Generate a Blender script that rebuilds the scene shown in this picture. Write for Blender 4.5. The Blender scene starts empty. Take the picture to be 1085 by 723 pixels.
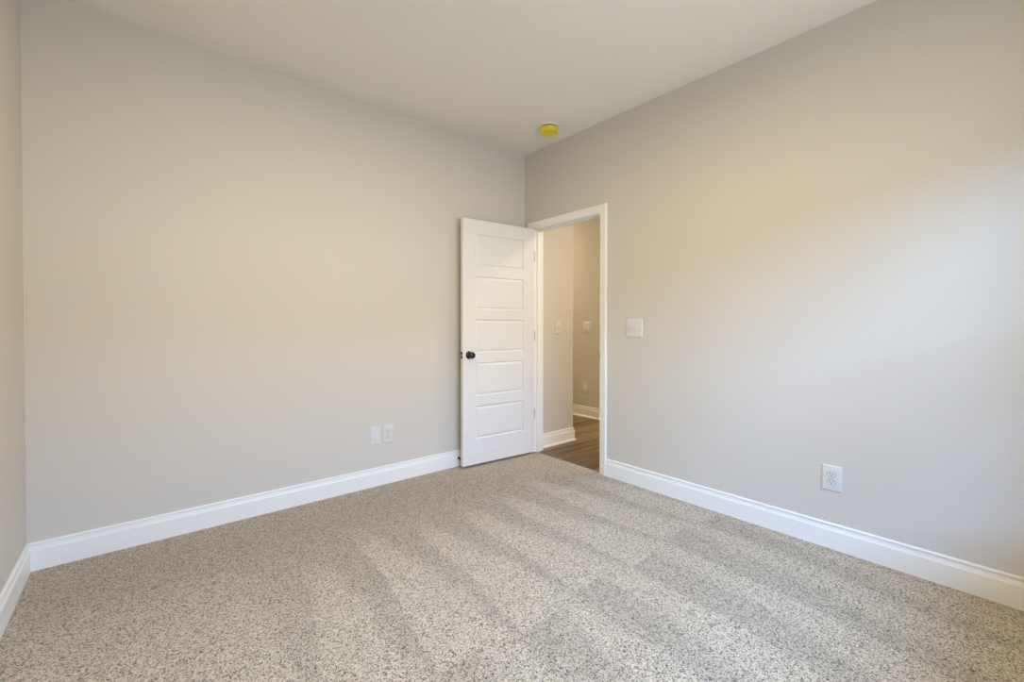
import bpy, bmesh, math, random
from mathutils import Vector, Matrix

# ------------------------------------------------------------------ scene, camera, light
SC = bpy.context.scene
COL = SC.collection
L = 3.156        # room length along x (x from -L to 0)
W = 3.45         # room depth along y (y from -W to 0)
H = 2.743        # ceiling height
OY0, OY1, OZ = -0.882, -0.122, 2.037   # doorway clear opening
T = 0.12         # wall thickness

F_PX = 462.677
cam_d = bpy.data.cameras.new('camera')
cam = bpy.data.objects.new('camera', cam_d)
COL.objects.link(cam)
SC.camera = cam
cam_d.sensor_width = 36.0
cam_d.sensor_fit = 'HORIZONTAL'
cam_d.lens = F_PX / 1085 * 36.0
cam_d.shift_y = -11.2 / 1085
cam_d.clip_start = 0.05
PITCH, YAW = -0.010819, 0.866513
fw = Vector((math.cos(YAW) * math.cos(PITCH), math.sin(YAW) * math.cos(PITCH), math.sin(PITCH)))
rt = Vector((math.sin(YAW), -math.cos(YAW), 0))
up = rt.cross(fw)
M = Matrix((rt, up, -fw)).transposed().to_4x4()
M.translation = Vector((-2.7378, -3.0404, 1.1607))
cam.matrix_world = M

SC.view_settings.view_transform = 'Standard'
SC.view_settings.look = 'None'
SC.view_settings.gamma = 1.0
SC.view_settings.use_curve_mapping = False
SC.view_settings.exposure = 1.0

world = bpy.data.worlds.new('world')
SC.world = world
world.use_nodes = True
wb = world.node_tree.nodes['Background']
wb.inputs['Color'].default_value = (1.0, 0.93, 0.82, 1)
wb.inputs['Strength'].default_value = 0.03


def area(name, loc, target, sx, sy, power, color, spread=math.pi):
    d = bpy.data.lights.new(name, 'AREA')
    d.shape = 'RECTANGLE'
    d.size, d.size_y = sx, sy
    d.energy = power
    d.color = color
    d.spread = spread
    o = bpy.data.objects.new(name, d)
    COL.objects.link(o)
    o.location = loc
    o.rotation_euler = (Vector(target) - Vector(loc)).to_track_quat('-Z', 'Y').to_euler()
    return o


# sky above the neighbouring roofline, low band and high band, seen through the window behind the camera
area('sky_low_light', (-1.4, -W - 6.0, 5.3), (-1.4, -W, 1.5), 20.0, 3.4, 2050, (0.29, 0.53, 1.0))
area('sky_high_light', (-1.4, -W - 2.4, 6.2), (-1.4, -W + 0.3, 1.2), 6.0, 3.4, 60, (0.29, 0.53, 1.0))
# sunlit ground outside the window and an added fill panel opposite, evening out the back wall
area('ground_light', (-1.4, -W - 2.6, -0.35), (-1.4, -W - 1.6, 1.3), 7.0, 4.0, 150, (0.85, 0.94, 1.0))
area('opposite_fill_light', (-1.4, -W - 8.0, 1.4), (-1.4, -W, 1.4), 12.0, 3.2, 370, (0.80, 0.87, 1.0))
# warm ceiling lamp in the middle of the room, just above the frame
lamp_d = bpy.data.lights.new('ceiling_lamp_light', 'AREA')
lamp_d.shape = 'DISK'
lamp_d.size = 0.40
lamp_d.energy = 13.8
lamp_d.color = (1.0, 0.79, 0.37)
lamp = bpy.data.objects.new('ceiling_lamp_light', lamp_d)
COL.objects.link(lamp)
lamp.location = (-1.75, -1.95, H - 0.10)
# hall lamp
area('hall_lamp_light', (1.05, 1.75, H - 0.05), (1.05, 1.75, 0), 0.4, 0.4, 10.4, (1.0, 0.83, 0.58))
area('corridor_lamp_light', (1.12, -1.45, H - 0.05), (1.12, -1.45, 0), 0.4, 0.4, 12.4, (1.0, 0.845, 0.66))


# ------------------------------------------------------------------ materials
def srgb(r, g, b):
    f = lambda c: (c / 255 / 12.92) if c <= 10 else (((c / 255) + 0.055) / 1.055) ** 2.4
    return (f(r), f(g), f(b), 1)


def mat(name, color, rough=0.6, metallic=0.0, spec=0.4):
    m = bpy.data.materials.new(name)
    m.use_nodes = True
    b = m.node_tree.nodes['Principled BSDF']
    b.inputs['Base Color'].default_value = color
    b.inputs['Roughness'].default_value = rough
    b.inputs['Metallic'].default_value = metallic
    b.inputs['Specular IOR Level'].default_value = spec
    return m


def noise_bump(m, scale, strength, dist=0.001, detail=3):
    nt = m.node_tree
    b = nt.nodes['Principled BSDF']
    tc = nt.nodes.new('ShaderNodeNewGeometry')
    n = nt.nodes.new('ShaderNodeTexNoise')
    n.inputs['Scale'].default_value = scale
    n.inputs['Detail'].default_value = detail
    bp = nt.nodes.new('ShaderNodeBump')
    bp.inputs['Strength'].default_value = strength
    bp.inputs['Distance'].default_value = dist
    nt.links.new(tc.outputs['Position'], n.inputs['Vector'])
    nt.links.new(n.outputs['Fac'], bp.inputs['Height'])
    nt.links.new(bp.outputs['Normal'], b.inputs['Normal'])
    return m


M_WALL = noise_bump(mat('greige_wall_paint', srgb(217, 211, 201), 0.65, spec=0.3), 260, 0.10)
M_CEIL = noise_bump(mat('flat_ceiling_paint', srgb(240, 236, 228), 0.9, spec=0.1), 200, 0.12)
M_TRIM = noise_bump(mat('white_semigloss_trim', srgb(247, 245, 240), 0.35), 40, 0.02)
M_DOOR = noise_bump(mat('white_door_paint', srgb(234, 232, 229), 0.38), 120, 0.03)
M_PLATE = noise_bump(mat('white_plastic', srgb(226, 224, 221), 0.32), 90, 0.01)
M_DARK = noise_bump(mat('dark_slot', srgb(58, 54, 52), 0.6), 90, 0.01)
M_BLACK = noise_bump(mat('black_hardware', srgb(9, 9, 9), 0.16, 0.0, 0.5), 90, 0.02)
M_RUBBER = noise_bump(mat('black_rubber', srgb(14, 14, 14), 0.7), 90, 0.02)
M_STEEL = noise_bump(mat('brushed_steel', srgb(190, 188, 184), 0.35, 0.9), 150, 0.02)
M_YELLOW = noise_bump(mat('yellow_plastic_cover', srgb(236, 210, 48), 0.4), 120, 0.03)
M_BASEW = noise_bump(mat('ivory_plastic_base', srgb(246, 240, 224), 0.45), 120, 0.02)


def carpet_material():
    m = mat('beige_flecked_carpet', (0.4, 0.36, 0.3, 1), 0.95, spec=0.05)
    nt = m.node_tree
    N = nt.nodes
    Lk = nt.links
    b = N['Principled BSDF']
    b.inputs['Sheen Weight'].default_value = 0.15
    g = N.new('ShaderNodeNewGeometry')
    # tufts
    wob = N.new('ShaderNodeTexNoise')
    wob.inputs['Scale'].default_value = 90
    wob.inputs['Detail'].default_value = 1
    wmix = N.new('ShaderNodeVectorMath')
    wmix.operation = 'MULTIPLY_ADD'
    wmix.inputs[1].default_value = (0.008, 0.008, 0.0)
    Lk.new(g.outputs['Position'], wob.inputs['Vector'])
    Lk.new(wob.outputs['Color'], wmix.inputs[0])
    Lk.new(g.outputs['Position'], wmix.inputs[2])
    v = N.new('ShaderNodeTexVoronoi')
    v.inputs['Scale'].default_value = 275
    v.inputs['Randomness'].default_value = 1.0
    Lk.new(wmix.outputs[0], v.inputs['Vector'])
    sep = N.new('ShaderNodeSeparateColor')
    Lk.new(v.outputs['Color'], sep.inputs[0])
    ramp = N.new('ShaderNodeValToRGB')
    cr = ramp.color_ramp
    cr.elements[0].position = 0.0
    cr.elements[0].color = srgb(92, 77, 59)
    cr.elements[1].position = 1.0
    cr.elements[1].color = srgb(224, 210, 189)
    for p, c in ((0.16, (114, 98, 77)), (0.28, (180, 165, 141)), (0.62, (202, 188, 164))):
        e = cr.elements.new(p)
        e.color = srgb(*c)
    Lk.new(sep.outputs[0], ramp.inputs['Fac'])
    # broader mottling
    n2 = N.new('ShaderNodeTexNoise')
    n2.inputs['Scale'].default_value = 26
    n2.inputs['Detail'].default_value = 3
    Lk.new(g.outputs['Position'], n2.inputs['Vector'])
    mr = N.new('ShaderNodeMapRange')
    mr.inputs['From Min'].default_value = 0.3
    mr.inputs['From Max'].default_value = 0.7
    mr.inputs['To Min'].default_value = 0.95
    mr.inputs['To Max'].default_value = 1.05
    Lk.new(n2.outputs['Fac'], mr.inputs['Value'])
    # nap left by the vacuum cleaner (attribute made with the mesh)
    at = N.new('ShaderNodeAttribute')
    at.attribute_name = 'nap'
    mr2 = N.new('ShaderNodeMapRange')
    mr2.inputs['From Min'].default_value = -1
    mr2.inputs['From Max'].default_value = 1
    mr2.inputs['To Min'].default_value = 0.85
    mr2.inputs['To Max'].default_value = 1.18
    mr2.clamp = False
    Lk.new(at.outputs['Fac'], mr2.inputs['Value'])
    mu = N.new('ShaderNodeMath')
    mu.operation = 'MULTIPLY'
    Lk.new(mr.outputs[0], mu.inputs[0])
    Lk.new(mr2.outputs[0], mu.inputs[1])
    vm = N.new('ShaderNodeVectorMath')
    vm.operation = 'SCALE'
    Lk.new(ramp.outputs['Color'], vm.inputs[0])
    Lk.new(mu.outputs[0], vm.inputs['Scale'])
    Lk.new(vm.outputs[0], b.inputs['Base Color'])
    # pile relief
    bp = N.new('ShaderNodeBump')
    bp.inputs['Strength'].default_value = 0.75
    bp.inputs['Distance'].default_value = 0.004
    inv = N.new('ShaderNodeMath')
    inv.operation = 'MULTIPLY_ADD'
    inv.inputs[1].default_value = -60.0
    inv.inputs[2].default_value = 1.0
    Lk.new(v.outputs['Distance'], inv.inputs[0])
    inv.inputs[1].default_value = -0.9
    Lk.new(inv.outputs[0], bp.inputs['Height'])
    Lk.new(bp.outputs['Normal'], b.inputs['Normal'])
    return m


def wood_material():
    m = mat('brown_plank_floor', (0.2, 0.15, 0.1, 1), 0.42, spec=0.35)
    nt = m.node_tree
    N = nt.nodes
    Lk = nt.links
    b = N['Principled BSDF']
    g = N.new('ShaderNodeNewGeometry')
    br = N.new('ShaderNodeTexBrick')
    br.inputs['Scale'].default_value = 1.0
    br.inputs['Brick Width'].default_value = 1.22
    br.inputs['Row Height'].default_value = 0.15
    br.inputs['Mortar Size'].default_value = 0.0012
    br.inputs['Color1'].default_value = srgb(138, 114, 86)
    br.inputs['Color2'].default_value = srgb(104, 84, 61)
    br.inputs['Mortar'].default_value = srgb(62, 49, 36)
    Lk.new(g.outputs['Position'], br.inputs['Vector'])
    mp = N.new('ShaderNodeMapping')
    mp.inputs['Scale'].default_value = (1.3, 17, 1)
    Lk.new(g.outputs['Position'], mp.inputs['Vector'])
    n = N.new('ShaderNodeTexNoise')
    n.inputs['Scale'].default_value = 1.0
    n.inputs['Detail'].default_value = 5
    n.inputs['Roughness'].default_value = 0.65
    Lk.new(mp.outputs[0], n.inputs['Vector'])
    mr = N.new('ShaderNodeMapRange')
    mr.inputs['From Min'].default_value = 0.3
    mr.inputs['From Max'].default_value = 0.7
    mr.inputs['To Min'].default_value = 0.38
    mr.inputs['To Max'].default_value = 1.62
    Lk.new(n.outputs['Fac'], mr.inputs['Value'])
    vm = N.new('ShaderNodeVectorMath')
    vm.operation = 'SCALE'
    Lk.new(br.outputs['Color'], vm.inputs[0])
    Lk.new(mr.outputs[0], vm.inputs['Scale'])
    Lk.new(vm.outputs[0], b.inputs['Base Color'])
    return m


M_CARPET = carpet_material()
M_WOOD = wood_material()


# ------------------------------------------------------------------ helpers
def link_mesh(name, bm, m, parent=None, smooth=False, angle=0.6):
    bmesh.ops.remove_doubles(bm, verts=bm.verts, dist=1e-6)
    bmesh.ops.recalc_face_normals(bm, faces=bm.faces)
    me = bpy.data.meshes.new(name)
    bm.to_mesh(me)
    bm.free()
    mats = m if isinstance(m, (list, tuple)) else [m]
    for x in mats:
        me.materials.append(x)
    if smooth:
        me.polygons.foreach_set('use_smooth', [True] * len(me.polygons))
        me.set_sharp_from_angle(angle=angle)
    o = bpy.data.objects.new(name, me)
    COL.objects.link(o)
    if parent is not None:
        o.parent = parent
    return o


def tag(o, label=None, cat=None, group=None, kind=None):
    if label:
        o['label'] = label
    if cat:
        o['category'] = cat
    if group:
        o['group'] = group
    if kind:
        o['kind'] = kind
    return o


def empty(name, loc, rotz=0.0):
    o = bpy.data.objects.new(name, None)
    o.empty_display_size = 0.1
    COL.objects.link(o)
    o.location = loc
    o.rotation_euler = (0, 0, rotz)
    return o


def box(bm, x0, x1, y0, y1, z0, z1, mi=0):
    r = bmesh.ops.create_cube(bm, size=1.0)
    for v in r['verts']:
        v.co = Vector(((x0 + x1) / 2 + v.co.x * (x1 - x0), (y0 + y1) / 2 + v.co.y * (y1 - y0), (z0 + z1) / 2 + v.co.z * (z1 - z0)))
    fs = {f for v in r['verts'] for f in v.link_faces}
    for f in fs:
        f.material_index = mi
    return r['verts']


def bbox(bm, x0, x1, y0, y1, z0, z1, bev=0.001, seg=2, mi=0):
    vs = box(bm, x0, x1, y0, y1, z0, z1, mi)
    es = list({e for v in vs for e in v.link_edges})
    bmesh.ops.bevel(bm, geom=es, offset=bev, segments=seg, affect='EDGES', profile=0.5)


def lathe(bm, prof, n=40, mat4=Matrix.Identity(4), mi=0):
    """prof: list of (radius, height); axis +Z of mat4."""
    rings = []
    for r, z in prof:
        if r < 1e-6:
            rings.append([bm.verts.new(mat4 @ Vector((0, 0, z)))])
        else:
            rings.append([bm.verts.new(mat4 @ Vector((r * math.cos(2 * math.pi * k / n), r * math.sin(2 * math.pi * k / n), z))) for k in range(n)])
    for a, b in zip(rings, rings[1:]):
        for k in range(n):
            k2 = (k + 1) % n
            if len(a) == 1 and len(b) == 1:
                continue
            if len(a) == 1:
                f = bm.faces.new((a[0], b[k], b[k2]))
            elif len(b) == 1:
                f = bm.faces.new((a[k], a[k2], b[0]))
            else:
                f = bm.faces.new((a[k], a[k2], b[k2], b[k]))
            f.material_index = mi


def sweep(bm, path, prof, to3d):
    """prof [(off, h)] closed loop; path 2D points; offset to the LEFT of travel direction; mitred."""
    n = len(path)
    P = [Vector(p) for p in path]
    rings = []
    for i in range(n):
        d0 = (P[i] - P[i - 1]).normalized() if i > 0 else None
        d1 = (P[i + 1] - P[i]).normalized() if i < n - 1 else None
        n0 = Vector((-d0.y, d0.x)) if d0 else None
        n1 = Vector((-d1.y, d1.x)) if d1 else None
        if n0 is None:
            mv = n1
        elif n1 is None:
            mv = n0
        else:
            s = (n0 + n1)
            mv = s / (1 + n0.dot(n1))
        rings.append([bm.verts.new(to3d(P[i] + mv * o, h)) for o, h in prof])
    k = len(prof)
    for a, b in zip(rings, rings[1:]):
        for j in range(k):
            j2 = (j + 1) % k
            bm.faces.new((a[j], a[j2], b[j2], b[j]))
    bm.faces.new(rings[0])
    bm.faces.new(list(reversed(rings[-1])))


# ------------------------------------------------------------------ the room shell
def structure(name, bm, m, label, cat, smooth=False, parent=None):
    o = link_mesh(name, bm, m, parent, smooth)
    return tag(o, label, cat, None, 'structure')


HX = 1.61       # far hall wall
HN = -0.045     # near hall wall face
HC = 0.625      # hall corner
HY0, HY1 = -2.2, 2.6

bm = bmesh.new()
box(bm, -L - T, T, 0, T, 0, H)
structure('wall_back', bm, M_WALL, 'plain greige wall behind the open white door, with two plates low down', 'wall')
bm = bmesh.new()
box(bm, -L - T, -L, -W - T, 0, 0, H)
structure('wall_left', bm, M_WALL, 'narrow strip of greige wall at the left edge of the photo', 'wall')

# right wall with the doorway cut out, one mesh
RO0, RO1, ROZ = OY0 - 0.018, OY1 + 0.018, OZ + 0.018
bm = bmesh.new()
box(bm, 0, T, -W - T, RO0, 0, H)
box(bm, 0, T, RO1, 0, 0, H)
box(bm, 0, T, RO0, RO1, ROZ, H)
structure('wall_right', bm, M_WALL, 'greige wall on the right with the doorway, light switch and outlet', 'wall')

# window wall behind the camera
WX0, WX1, WZ0, WZ1 = -2.50, -0.34, 0.55, 2.13
bm = bmesh.new()
box(bm, -L - T, WX0, -W - T, -W, 0, H)
box(bm, WX1, T, -W - T, -W, 0, H)
box(bm, WX0, WX1, -W - T, -W, 0, WZ0)
box(bm, WX0, WX1, -W - T, -W, WZ1, H)
structure('wall_front', bm, M_WALL, 'greige window wall behind the camera', 'wall')
wnd = empty('window_1', ((WX0 + WX1) / 2, -W - 0.07, WZ0))
tag(wnd, 'white framed window that lights the room from behind the camera', 'window', None, 'structure')
cx = (WX0 + WX1) / 2
hw = (WX1 - WX0) / 2
bm = bmesh.new()
hh = WZ1 - WZ0
box(bm, -hw, -hw + .04, -.04, .04, 0, hh)
box(bm, hw - .04, hw, -.04, .04, 0, hh)
box(bm, -hw + .04, hw - .04, -.04, .04, 0, .04)
box(bm, -hw + .04, hw - .04, -.04, .04, hh - .04, hh)
box(bm, -.03, .03, -.035, .035, .04, hh - .04)
link_mesh('window_frame', bm, M_TRIM, wnd)
for s in (-1, 1):
    bm = bmesh.new()
    a, b = (-hw + .04, -.03) if s < 0 else (.03, hw - .04)
    box(bm, a, b, -.018, .018, hh / 2 - .02, hh / 2 + .02)
    link_mesh('meeting_rail', bm, M_TRIM, wnd)
bm = bmesh.new()
bbox(bm, -hw - .05, hw + .05, .04, .12, -.025, 0, .004)
link_mesh('window_sill', bm, M_TRIM, wnd)

bm = bmesh.new()
box(bm, -L - T, T, -W - T, T, H, H + 0.1)
structure('ceiling', bm, M_CEIL, 'flat beige white ceiling above the carpeted room', 'ceiling')

# carpet: gridded sheet with a nap attribute left by the vacuum strokes
random.seed(4)


def nap_value(x, y):
    def smooth(e0, e1, t):
        t = max(0.0, min(1.0, (t - e0) / (e1 - e0)))
        return t * t * (3 - 2 * t)
    v = 0.0
    yb = -1.80 + 0.02 * math.sin(x * 9)
    if y > yb:
        # strokes that fan out towards the far wall: light wedges, wide at the near end
        t = (y - yb)                                   # 0 near, 1.2 far
        per = 0.345
        lean = 0.10 * (-x - 0.9) if x < -0.9 else 0.0
        u = (x + 0.955 - lean * t * 1.3 + 0.012 * math.sin(7 * y + 3 * x)) / per
        k = math.floor(u)
        ph = u - k                                      # 0 at the sharp left edge
        rnd = random.Random(int(k) * 17 + 5).random()
        length = 1.00 + 0.30 * rnd
        wdt = max(0.0, 1.02 - 0.62 * (t / length))
        edge = smooth(0, 0.05, ph) * (1 - smooth(wdt - 0.22, wdt + 0.02, ph)) if wdt > 0.05 else 0
        fade = 1 - smooth(length - 0.35, length, t)
        v = -0.55 + 1.20 * edge * fade
        v -= 0.05 * smooth(0.5, 1.6, t)
    else:
        t = yb - y
        per = 0.36
        u = (x + 0.955 + 0.10 * t + 0.015 * math.sin(6 * y)) / per
        k = math.floor(u)
        ph = u - k
        rnd = random.Random(int(k) * 13 + 2).random()
        wdt = 0.62 - 0.30 * t + 0.15 * (rnd - 0.5)
        dark = smooth(0, 0.06, ph) * (1 - smooth(wdt - 0.12, wdt + 0.12, ph))
        v = 0.45 - 1.05 * dark
    # the strokes fade out towards the left wall
    lw = smooth(2.05, 2.55, -x) * smooth(0.45, 0.8, -y)
    v = v * (1 - 0.75 * lw) + 0.75 * lw * 0.42
    # untouched margin along the walls
    m = min(smooth(0.02, 0.35, -y), smooth(0.0, 0.10, -x), smooth(0.0, 0.12, x + L))
    return v * m - 0.25 * (1 - m)


CX0, CX1, CY0, CY1 = -L, 0.0, -W, 0.0
ST = 0.0125
nx = int(round((CX1 - CX0) / ST))
ny = int(round((CY1 - CY0) / ST))
bm = bmesh.new()
grid = [[bm.verts.new((CX0 + (CX1 - CX0) * i / nx, CY0 + (CY1 - CY0) * j / ny, 0.0)) for j in range(ny + 1)] for i in range(nx + 1)]
for i in range(nx):
    for j in range(ny):
        bm.faces.new((grid[i][j], grid[i + 1][j], grid[i + 1][j + 1], grid[i][j + 1]))
# tongue of carpet running into the doorway
TX = 0.03
ring = []
mT = 24
rows = []
for j in range(mT + 1):
    y = RO0 + (RO1 - RO0) * j / mT
    rows.append([bm.verts.new((0.0, y, 0)), bm.verts.new((TX - 0.006, y, 0)), bm.verts.new((TX, y, -0.005)), bm.verts.new((TX, y, -0.012))])
for a, b in zip(rows, rows[1:]):
    for q in range(3):
        bm.faces.new((a[q], a[q + 1], b[q + 1], b[q]))
bmesh.ops.recalc_face_normals(bm, faces=bm.faces)
if sum(f.normal.z for f in bm.faces) < 0:
    bmesh.ops.reverse_faces(bm, faces=bm.faces)
me = bpy.data.meshes.new('floor')
bm.to_mesh(me)
bm.free()
me.materials.append(M_CARPET)
attr = me.attributes.new('nap', 'FLOAT', 'POINT')
attr.data.foreach_set('value', [nap_value(v.co.x, v.co.y) for v in me.vertices])
fl = bpy.data.objects.new('floor', me)
COL.objects.link(fl)
tag(fl, 'beige flecked cut-pile carpet with vacuum strokes', 'carpet', None, 'structure')

# hall beyond the doorway
bm = bmesh.new()
box(bm, TX - 0.03, HX, HY0, HY1, -0.05, -0.010)
structure('floor_hall', bm, M_WOOD, 'brown wood plank floor of the hall seen through the doorway', 'floor')
bm = bmesh.new()
box(bm, T, HC, HN, HY1, -0.01, H)
structure('wall_hall_near', bm, M_WALL, 'greige hall wall just inside the doorway, ending in an outside corner', 'wall')
bm = bmesh.new()
box(bm, HX, HX + T, HY0, HY1, -0.01, H)
structure('wall_hall_far', bm, M_WALL, 'far hall wall lit warm, seen at the right of the doorway', 'wall')
bm = bmesh.new()
box(bm, T, HX, HY0 - T, HY0, -0.01, H)
structure('wall_hall_right', bm, M_WALL, 'hall end wall out of sight to the right', 'wall')
bm = bmesh.new()
box(bm, HC, HX, HY1, HY1 + T, -0.01, H)
structure('wall_hall_left', bm, M_WALL, 'hall end wall out of sight to the left', 'wall')
bm = bmesh.new()
box(bm, T, HX + T, HY0 - T, HY1 + T, H, H + 0.1)
structure('ceiling_hall', bm, M_CEIL, 'hall ceiling above the plank floor', 'ceiling')

# ------------------------------------------------------------------ baseboards
BH = 0.133
BASE = [(0.0, 0.0), (0.0145, 0.0), (0.0145, 0.0965), (0.0125, 0.0985), (0.0118, 0.1000), (0.0100, 0.1075), (0.0090, 0.1150),
        (0.0040, 0.1165), (0.0035, 0.1195), (0.0090, 0.1210), (0.0098, 0.1250), (0.0088, 0.1290), (0.0060, 0.1318), (0.0030, 0.133), (0.0, 0.133)]
SHOE = [(0.0, -0.01), (0.027, -0.01), (0.0265, -0.004), (0.0245, 0.002), (0.0205, 0.0065), (0.0145, 0.0085), (0.0, 0.0085)]


def flat(z0=0.0):
    return lambda p, h: Vector((p.x, p.y, h + z0))


def baseboard(name, path, label, shoe=False):
    bm = bmesh.new()
    sweep(bm, path, BASE, flat(-0.01 if shoe else 0.0))
    o = link_mesh(name, bm, M_TRIM, None, True, 0.35)
    tag(o, label, 'baseboard', None, 'structure')
    if shoe:
        bm = bmesh.new()
        sweep(bm, path, SHOE, flat())
        link_mesh('shoe_moulding', bm, M_TRIM, o, True, 0.35)
    return o


CW = 0.062      # casing width
baseboard('baseboard_back', [(0.0, 0.0), (-L + 0.0, 0.0)], 'white baseboard along the wall behind the open door')
baseboard('baseboard_left', [(-L, 0.0), (-L, -W)], 'white baseboard along the wall at the left edge')
baseboard('baseboard_right', [(0.0, -W), (0.0, OY0 - CW)], 'white baseboard along the wall under the outlet on the right')
baseboard('baseboard_front', [(-L, -W), (0.0, -W)], 'white baseboard under the window behind the camera')
baseboard('baseboard_hall_near', [(HC, HN + 1.5), (HC, HN), (T + 0.016, HN)], 'white baseboard with shoe moulding on the near hall wall', True)
baseboard('baseboard_hall_far', [(HX, HY0), (HX, HY1)], 'white baseboard on the far hall wall beyond the doorway', True)

# ------------------------------------------------------------------ door frame (jambs, stops, casing)
frame = empty('trim_1', (0.0, (OY0 + OY1) / 2, 0.0))
tag(frame, 'white door casing and jambs around the open doorway', 'door frame', None, 'structure')
fy = -(OY0 + OY1) / 2
# casing profile across width: inner edge 0 -> outer edge CW, projection
CAS = [(0.0, 0.0), (0.0, 0.0085), (0.002, 0.010), (0.014, 0.0105), (0.018, 0.0130), (0.034, 0.0140), (0.040, 0.0160),
       (0.0520, 0.0180), (0.0570, 0.0178), (0.0605, 0.0155), (CW, 0.0120), (CW, 0.0)]
rev = 0.005


def casing(name, x_of):
    bm = bmesh.new()
    # path in (y, z): up the right side, over, down the left; outward offset must be to the left of travel
    path = [(OY1 + rev, 0.0), (OY1 + rev, OZ + rev), (OY0 - rev, OZ + rev), (OY0 - rev, 0.0)]
    sweep(bm, path[::-1], CAS, lambda p, h: Vector((x_of(h), p.x + fy, p.y)))
    return link_mesh(name, bm, M_TRIM, frame, True, 0.3)


casing('casing', lambda h: -h)
casing('casing', lambda h: T + h)
for nm, y0, y1 in (('jamb', OY0 - 0.018, OY0), ('jamb', OY1, OY1 + 0.018)):
    bm = bmesh.new()
    box(bm, 0.0, T, y0 + fy, y1 + fy, -0.008, OZ + 0.018)
    link_mesh(nm, bm, M_TRIM, frame)
bm = bmesh.new()
box(bm, 0.0, T, OY0 + fy, OY1 + fy, OZ, OZ + 0.018)
link_mesh('head_jamb', bm, M_TRIM, frame)
bm = bmesh.new()
for y0, y1 in ((OY0, OY0 + 0.011), (OY1 - 0.011, OY1)):
    bbox(bm, 0.040, 0.075, y0 + fy, y1 + fy, 0.0 - 0.008, OZ, 0.002)
bbox(bm, 0.040, 0.075, OY0 + 0.011 + fy, OY1 - 0.011 + fy, OZ - 0.011, OZ, 0.002)
link_mesh('door_stop_strip', bm, M_TRIM, frame)
bm = bmesh.new()
box(bm, -0.004, 0.030, OY0 + fy - 0.0005, OY0 + fy + 0.0015, 0.89, 0.95)
tag(link_mesh('strike_plate', bm, M_BLACK, frame), 'black strike plate')

for hz in (1.793, 1.069, 0.351):
    bm = bmesh.new()
    box(bm, -0.002, 0.017, OY1 + fy - 0.0018, OY1 + fy + 0.001, hz - 0.0445, hz + 0.0445)
    tag(link_mesh('hinge_leaf', bm, M_STEEL, frame), 'grey steel hinge leaf')

# ------------------------------------------------------------------ door leaf
ang = math.atan2(0.053, 0.72)
DW, DT, DZ0, DZ1 = 0.738, 0.035, 0.020, 2.031
u = Vector((-math.cos(ang), math.sin(ang), 0))
nrm = Vector((-math.sin(ang), -math.cos(ang), 0))     # towards the camera side
dorg = Vector((-0.022, -0.163, 0)) + u * 0.008
door = empty('door_1', (0, 0, 0))
door.matrix_world = Matrix.Translation(dorg) @ Matrix((u, nrm, Vector((0, 0, 1)))).transposed().to_4x4()
# local frame: x along the width from hinge to free edge, y out of the visible face, z up (mirrored axes handled by recalculated normals)
if door.matrix_world.determinant() < 0:
    door.matrix_world = Matrix.Translation(dorg) @ Matrix((u, -nrm, Vector((0, 0, 1)))).transposed().to_4x4()
    FS = -1.0
else:
    FS = 1.0
tag(door, 'white five-panel door standing open against the wall', 'door', None, 'structure')
XS = (0.0, 0.118, 0.618, DW)
PZ = [(0.225, 0.500), (0.580, 0.857), (0.935, 1.213), (1.293, 1.570), (1.648, 1.918)]


def face_with_panels(bm, yface, sgn):
    """panelled face at y = yface whose outward direction is sgn along local y."""
    def quad(pts):
        bm.faces.new([bm.verts.new(p) for p in pts])
    zs = [DZ0]
    for a, b in PZ:
        zs += [a, b]
    zs.append(DZ1)
    for i in range(3):
        for j in range(len(zs) - 1):
            x0, x1, z0, z1 = XS[i], XS[i + 1], zs[j], zs[j + 1]
            if i == 1 and j % 2 == 1:
                prof = [(0.0, 0.0), (0.003, 0.0012), (0.006, 0.0048), (0.009, 0.0085), (0.0125, 0.0088), (0.0150, 0.0070), (0.026, 0.0025), (0.032, 0.0018)]
                rings = []
                for o, d in prof:
                    y = yface - sgn * d
                    rings.append([(x0 + o, y, z0 + o), (x1 - o, y, z0 + o), (x1 - o, y, z1 - o), (x0 + o, y, z1 - o)])
                for a, b in zip(rings, rings[1:]):
                    for k in range(4):
                        k2 = (k + 1) % 4
                        quad((a[k], a[k2], b[k2], b[k]))
                quad(rings[-1])
            else:
                quad(((x0, yface, z0), (x1, yface, z0), (x1, yface, z1), (x0, yface, z1)))


bm = bmesh.new()
face_with_panels(bm, 0.0, FS)
face_with_panels(bm, -FS * DT, -FS)
bmesh.ops.remove_doubles(bm, verts=bm.verts, dist=1e-6)
# bridge the rim of the two faces
zs = [DZ0] + [z for p in PZ for z in p] + [DZ1]
rim = [(x, DZ0) for x in XS] + [(DW, z) for z in zs[1:]] + [(x, DZ1) for x in XS[::-1][1:]] + [(0.0, z) for z in zs[::-1][1:-1]]
for k in range(len(rim)):
    (xa, za), (xb, zb) = rim[k], rim[(k + 1) % len(rim)]
    bm.faces.new([bm.verts.new(p) for p in ((xa, 0, za), (xb, 0, zb), (xb, -FS * DT, zb), (xa, -FS * DT, za))])
link_mesh('door_leaf', bm, M_DOOR, door, False)

# knob: rose + shank + round knob, on both faces
KX, KZ = DW - 0.060, 0.922


def along_y(x, y, z, s):
    return Matrix.Translation((x, y, z)) @ Matrix.Rotation(-s * math.pi / 2, 4, 'X')


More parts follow.
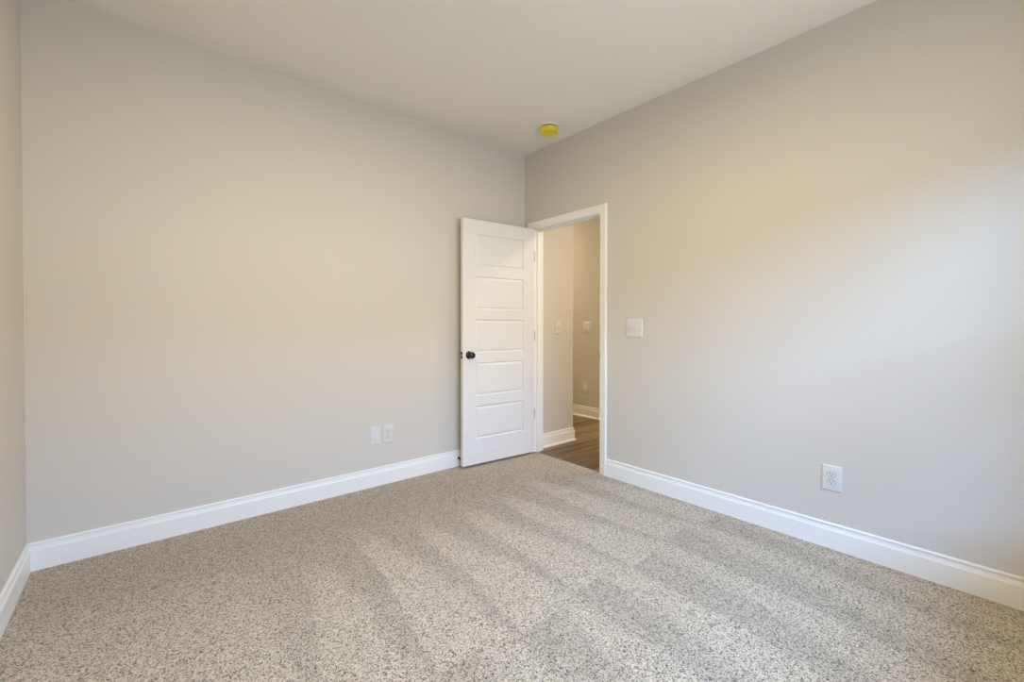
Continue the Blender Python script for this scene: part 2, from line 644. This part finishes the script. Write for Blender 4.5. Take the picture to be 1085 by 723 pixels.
for side in (1, -1):
    s = FS * side
    y0 = 0.0 if side == 1 else -FS * DT
    bm = bmesh.new()
    kp = [(0.012, 0.014), (0.012, 0.026), (0.0165, 0.030), (0.0225, 0.034), (0.0262, 0.040), (0.0275, 0.047), (0.0262, 0.054), (0.0215, 0.060), (0.0140, 0.0635), (0.006, 0.065), (0.0, 0.0652)]
    lathe(bm, kp, 40, along_y(KX, y0, KZ, s))
    k = link_mesh('door_knob', bm, M_BLACK, door, True, 0.8)
    tag(k, 'round black door knob')
    bm = bmesh.new()
    lathe(bm, [(0.0, 0.0), (0.0325, 0.0), (0.0325, 0.003), (0.0305, 0.007), (0.024, 0.011), (0.0165, 0.0145), (0.0125, 0.016), (0.0, 0.016)], 40, along_y(KX, y0, KZ, s))
    tag(link_mesh('rose', bm, M_BLACK, k, True, 0.8), 'round black rose plate')

# latch plate and bolt on the free edge
yc = -FS * DT / 2
bm = bmesh.new()
bbox(bm, DW - 0.001, DW + 0.0014, yc - 0.0125, yc + 0.0125, KZ - 0.0285, KZ + 0.0285, 0.0006)
lp = tag(link_mesh('latch_plate', bm, M_BLACK, door), 'black latch plate')
bm = bmesh.new()
bbox(bm, DW + 0.0010, DW + 0.0110, yc - 0.0085, yc + 0.0085, KZ - 0.0085, KZ + 0.0085, 0.002)
tag(link_mesh('latch_bolt', bm, M_STEEL, lp), 'steel latch bolt')

# hinges: knuckle with a leaf on the door edge
for hz in (1.793, 1.069, 0.351):
    bm = bmesh.new()
    for q in range(5):
        z0 = hz - 0.0445 + q * 0.0178
        lathe(bm, [(0.0, z0 + 0.0004), (0.0050, z0 + 0.0004), (0.0054, z0 + 0.0012), (0.0054, z0 + 0.0166), (0.0050, z0 + 0.0174), (0.0, z0 + 0.0174)], 16,
              Matrix.Translation((-0.007, -FS * (DT + 0.003), 0)))
    h = link_mesh('hinge', bm, M_STEEL, door, True, 0.6)
    tag(h, 'steel butt hinge')
    bm = bmesh.new()
    box(bm, -0.0022, -0.0002, -FS * DT - 0.002 * FS if FS < 0 else -DT - 0.002, 0.0 if FS > 0 else DT + 0.002, hz - 0.0445, hz + 0.0445)
    link_mesh('hinge_leaf', bm, M_STEEL, h)

# ------------------------------------------------------------------ baseboard door stop behind the door
ds = empty('door_stop', (-0.745, -0.0145, 0.066))
tag(ds, 'small black tipped door stop on the baseboard behind the open door', 'door stop')
AY = Matrix.Rotation(math.pi / 2, 4, 'X')     # +Z -> -Y
bm = bmesh.new()
lathe(bm, [(0.0, 0.0), (0.011, 0.0), (0.011, 0.002), (0.009, 0.005), (0.0045, 0.007), (0.0045, 0.040), (0.0, 0.040)], 20, AY)
link_mesh('rod', bm, M_BLACK, ds, True, 0.6)
bm = bmesh.new()
lathe(bm, [(0.0, 0.036), (0.0085, 0.036), (0.0095, 0.038), (0.0095, 0.046), (0.007, 0.050), (0.0, 0.051)], 20, AY)
tag(link_mesh('bumper', bm, M_RUBBER, ds, True, 0.6), 'round black rubber bumper')


# ------------------------------------------------------------------ wall plates
# local frame of every plate: x to the right along the wall, y out of the wall (towards the viewer is -y), z up; origin at the plate's centre
def plate_mesh(w, h, d=0.007):
    bm = bmesh.new()
    rings = []
    for o, y in ((0, 0), (0, -0.0036), (0.0006, -0.0046), (0.0036, -d + 0.0003), (0.0056, -d)):
        a, b = w / 2 - o, h / 2 - o
        rings.append([bm.verts.new(p) for p in ((-a, y, -b), (a, y, -b), (a, y, b), (-a, y, b))])
    for a, b in zip(rings, rings[1:]):
        for k in range(4):
            k2 = (k + 1) % 4
            bm.faces.new((a[k], a[k2], b[k2], b[k]))
    bm.faces.new(rings[0][::-1])
    bm.faces.new(rings[-1])
    return bm


PD = 0.007


def screw(root, x, z):
    bm = bmesh.new()
    lathe(bm, [(0.0, PD - 0.001), (0.0034, PD - 0.001), (0.0034, PD + 0.0004), (0.002, PD + 0.0010), (0.0, PD + 0.0012)], 16, Matrix.Translation((x, 0, z)) @ AY)
    box(bm, x - 0.0028, x + 0.0028, -PD - 0.00135, -PD - 0.0008, z - 0.0004, z + 0.0004, 1)
    link_mesh('screw', bm, [M_PLATE, M_DARK], root, True, 0.5)


def receptacle(root, z):
    bm = bmesh.new()
    # rounded face with flattened top and bottom
    pts = []
    R, F = 0.0172, 0.0142
    for k in range(48):
        a = 2 * math.pi * k / 48
        pts.append((R * math.cos(a), max(-F, min(F, R * math.sin(a)))))
    lo = [bm.verts.new((x, -PD + 0.001, z + q)) for x, q in pts]
    hi = [bm.verts.new((x, -PD - 0.0014, z + q)) for x, q in pts]
    h2 = [bm.verts.new((x * .94, -PD - 0.0020, z + q * .94)) for x, q in pts]
    for A, B in ((lo, hi), (hi, h2)):
        for k in range(48):
            k2 = (k + 1) % 48
            bm.faces.new((A[k], A[k2], B[k2], B[k]))
    bm.faces.new(h2)
    bm.faces.new(lo[::-1])
    r = link_mesh('receptacle', bm, M_PLATE, root, True, 0.5)
    for nm, x, dz, w, hgt in (('slot', -0.0064, 0.004, 0.0026, 0.0094), ('slot', 0.0064, 0.004, 0.0026, 0.0078)):
        bm = bmesh.new()
        box(bm, x - w / 2, x + w / 2, -PD - 0.0022, -PD - 0.0012, z + dz - hgt / 2, z + dz + hgt / 2)
        tag(link_mesh(nm, bm, M_DARK, r), 'dark vertical slot')
    bm = bmesh.new()
    lathe(bm, [(0.0, PD + 0.0012), (0.0027, PD + 0.0012), (0.0027, PD + 0.0022), (0.0, PD + 0.0022)], 16, Matrix.Translation((0, 0, z - 0.0068)) @ AY)
    tag(link_mesh('ground_hole', bm, M_DARK, r), 'dark round ground hole')
    # moulded ring around the face, its fine shadow line painted in grey
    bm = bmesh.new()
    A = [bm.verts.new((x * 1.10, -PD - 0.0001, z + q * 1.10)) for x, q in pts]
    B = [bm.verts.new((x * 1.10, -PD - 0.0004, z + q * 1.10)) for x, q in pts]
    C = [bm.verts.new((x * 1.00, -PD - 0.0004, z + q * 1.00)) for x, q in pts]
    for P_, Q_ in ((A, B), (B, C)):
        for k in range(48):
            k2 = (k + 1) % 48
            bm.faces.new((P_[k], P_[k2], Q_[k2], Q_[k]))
    link_mesh('shadow_ring', bm, M_SHADE, r)


M_SHADE = noise_bump(mat('grey_shadow_line', srgb(150, 148, 146), 0.6), 90, 0.01)


def duplex_outlet(loc, rotz, w, h, label):
    root = empty('wall_outlet', loc, rotz)
    tag(root, label, 'outlet', 'duplex wall outlets')
    link_mesh('plate', plate_mesh(w, h), M_PLATE, root, True, 0.3)
    receptacle(root, 0.0195)
    receptacle(root, -0.0195)
    screw(root, 0, 0)
    return root


ROT_BACK = 0.0                      # on the wall y = 0 the viewer is towards -y
ROT_RIGHT = -math.pi / 2            # on the wall x = 0 the viewer is towards -x
duplex_outlet((0.0, -2.392, 0.367), ROT_RIGHT, 0.086, 0.130, 'white duplex outlet low on the right wall above the baseboard')
duplex_outlet((-1.355, 0.0, 0.366), ROT_BACK, 0.076, 0.130, 'white duplex outlet low on the wall left of the open door, beside the blank plate')

bl = empty('blank_wall_plate', (-1.451, 0.0, 0.366))
tag(bl, 'white blank wall plate left of the duplex outlet on the wall beside the door', 'wall plate')
link_mesh('plate', plate_mesh(0.083, 0.132), M_PLATE, bl, True, 0.3)
bm = bmesh.new()
bbox(bm, -0.0168, 0.0168, -PD - 0.0008, -PD + 0.002, -0.0335, 0.0335, 0.0006)
link_mesh('insert', bm, M_PLATE, bl)
screw(bl, 0, 0.048)
screw(bl, 0, -0.048)


def toggle(root, x, upward):
    bm = bmesh.new()
    bbox(bm, x - 0.0058, x + 0.0058, -PD - 0.0010, -PD + 0.001, -0.0125, 0.0125, 0.0005)
    base = link_mesh('toggle_slot', bm, M_PLATE, root)
    bm = bmesh.new()
    s = 1 if upward else -1
    pr = [(-0.0045, 0.0), (0.0045, 0.0), (0.0040 + s * 0.0075, 0.0165), (0.0018 + s * 0.0088, 0.0190), (-0.0018 + s * 0.0082, 0.0190), (-0.0042 + s * 0.0062, 0.0165)]
    A = [bm.verts.new((x - 0.0042, -PD - d, z)) for z, d in pr]
    B = [bm.verts.new((x + 0.0042, -PD - d, z)) for z, d in pr]
    n = len(pr)
    for k in range(n):
        k2 = (k + 1) % n
        bm.faces.new((A[k], A[k2], B[k2], B[k]))
    bm.faces.new(A)
    bm.faces.new(B[::-1])
    bmesh.ops.bevel(bm, geom=list(bm.edges), offset=0.0006, segments=2, affect='EDGES')
    link_mesh('toggle', bm, M_PLATE, base)


sw = empty('light_switch', (0.0, -1.196, 1.145), ROT_RIGHT)
tag(sw, 'white two-gang toggle switch plate on the wall right of the doorway', 'light switch', 'light switches')
link_mesh('plate', plate_mesh(0.130, 0.130), M_PLATE, sw, True, 0.3)
toggle(sw, -0.023, True)
toggle(sw, 0.023, False)
for x in (-0.023, 0.023):
    for z in (0.030, -0.030):
        screw(sw, x, z)

sh = empty('light_switch', (0.400, HN, 1.145), ROT_BACK)
tag(sh, 'white single toggle switch on the near hall wall, seen through the doorway', 'light switch', 'light switches')
link_mesh('plate', plate_mesh(0.078, 0.130), M_PLATE, sh, True, 0.3)
toggle(sh, 0, False)
screw(sh, 0, 0.030)
screw(sh, 0, -0.030)

th = empty('rocker_switch', (HX, 0.597, 1.145), ROT_RIGHT)
tag(th, 'white square two-gang rocker switch on the far hall wall beyond the doorway', 'light switch', 'light switches')
link_mesh('plate', plate_mesh(0.128, 0.130), M_PLATE, th, True, 0.3)
for x in (-0.023, 0.023):
    bm = bmesh.new()
    bbox(bm, x - 0.0165, x + 0.0165, -PD - 0.0030, -PD + 0.001, -0.0335, 0.0335, 0.0010)
    link_mesh('rocker', bm, M_BASEW, th)

ho = empty('wall_outlet', (HX, 0.620, 0.368), ROT_RIGHT)
tag(ho, 'white rectangular outlet low on the far hall wall beyond the doorway', 'outlet')
link_mesh('plate', plate_mesh(0.084, 0.126), M_PLATE, ho, True, 0.3)
bm = bmesh.new()
bbox(bm, -0.0168, 0.0168, -PD - 0.0020, -PD + 0.001, -0.0335, 0.0335, 0.0008)
fc = link_mesh('outlet_face', bm, M_BASEW, ho)
for z in (0.018, -0.018):
    for x in (-0.006, 0.006):
        bm = bmesh.new()
        box(bm, x - 0.0012, x + 0.0012, -PD - 0.0022, -PD - 0.0012, z - 0.004, z + 0.004)
        tag(link_mesh('slot', bm, M_DARK, fc), 'dark vertical slot')

# ------------------------------------------------------------------ smoke alarm under its yellow dust cover
sa = empty('smoke_alarm', (-0.257, -0.573, H))
tag(sa, 'round smoke alarm under a yellow dust cover on the ceiling', 'smoke alarm')
DN = Matrix.Rotation(math.pi, 4, 'X')
bm = bmesh.new()
lathe(bm, [(0.0, 0.0), (0.080, 0.0), (0.0815, 0.003), (0.0815, 0.009), (0.079, 0.011), (0.0, 0.011)], 56, DN)
tag(link_mesh('base_ring', bm, M_BASEW, sa, True, 0.6), 'ivory base ring against the ceiling')
bm = bmesh.new()
lathe(bm, [(0.0, 0.010), (0.066, 0.010), (0.066, 0.0185), (0.0, 0.0185)], 56, DN)  # dark disc, shade of the gap between ring and cover put into its colour
tag(link_mesh('gap_shade', bm, M_DARK, sa, True, 0.6), 'dark gap under the base ring')
bm = bmesh.new()
lathe(bm, [(0.0, 0.018), (0.0725, 0.018), (0.0745, 0.020), (0.0740, 0.024), (0.071, 0.040), (0.066, 0.051), (0.061, 0.0545), (0.054, 0.0555), (0.051, 0.0545), (0.0, 0.0545)], 56, DN)
cv = tag(link_mesh('dust_cover', bm, M_YELLOW, sa, True, 0.5), 'yellow plastic dust cover')
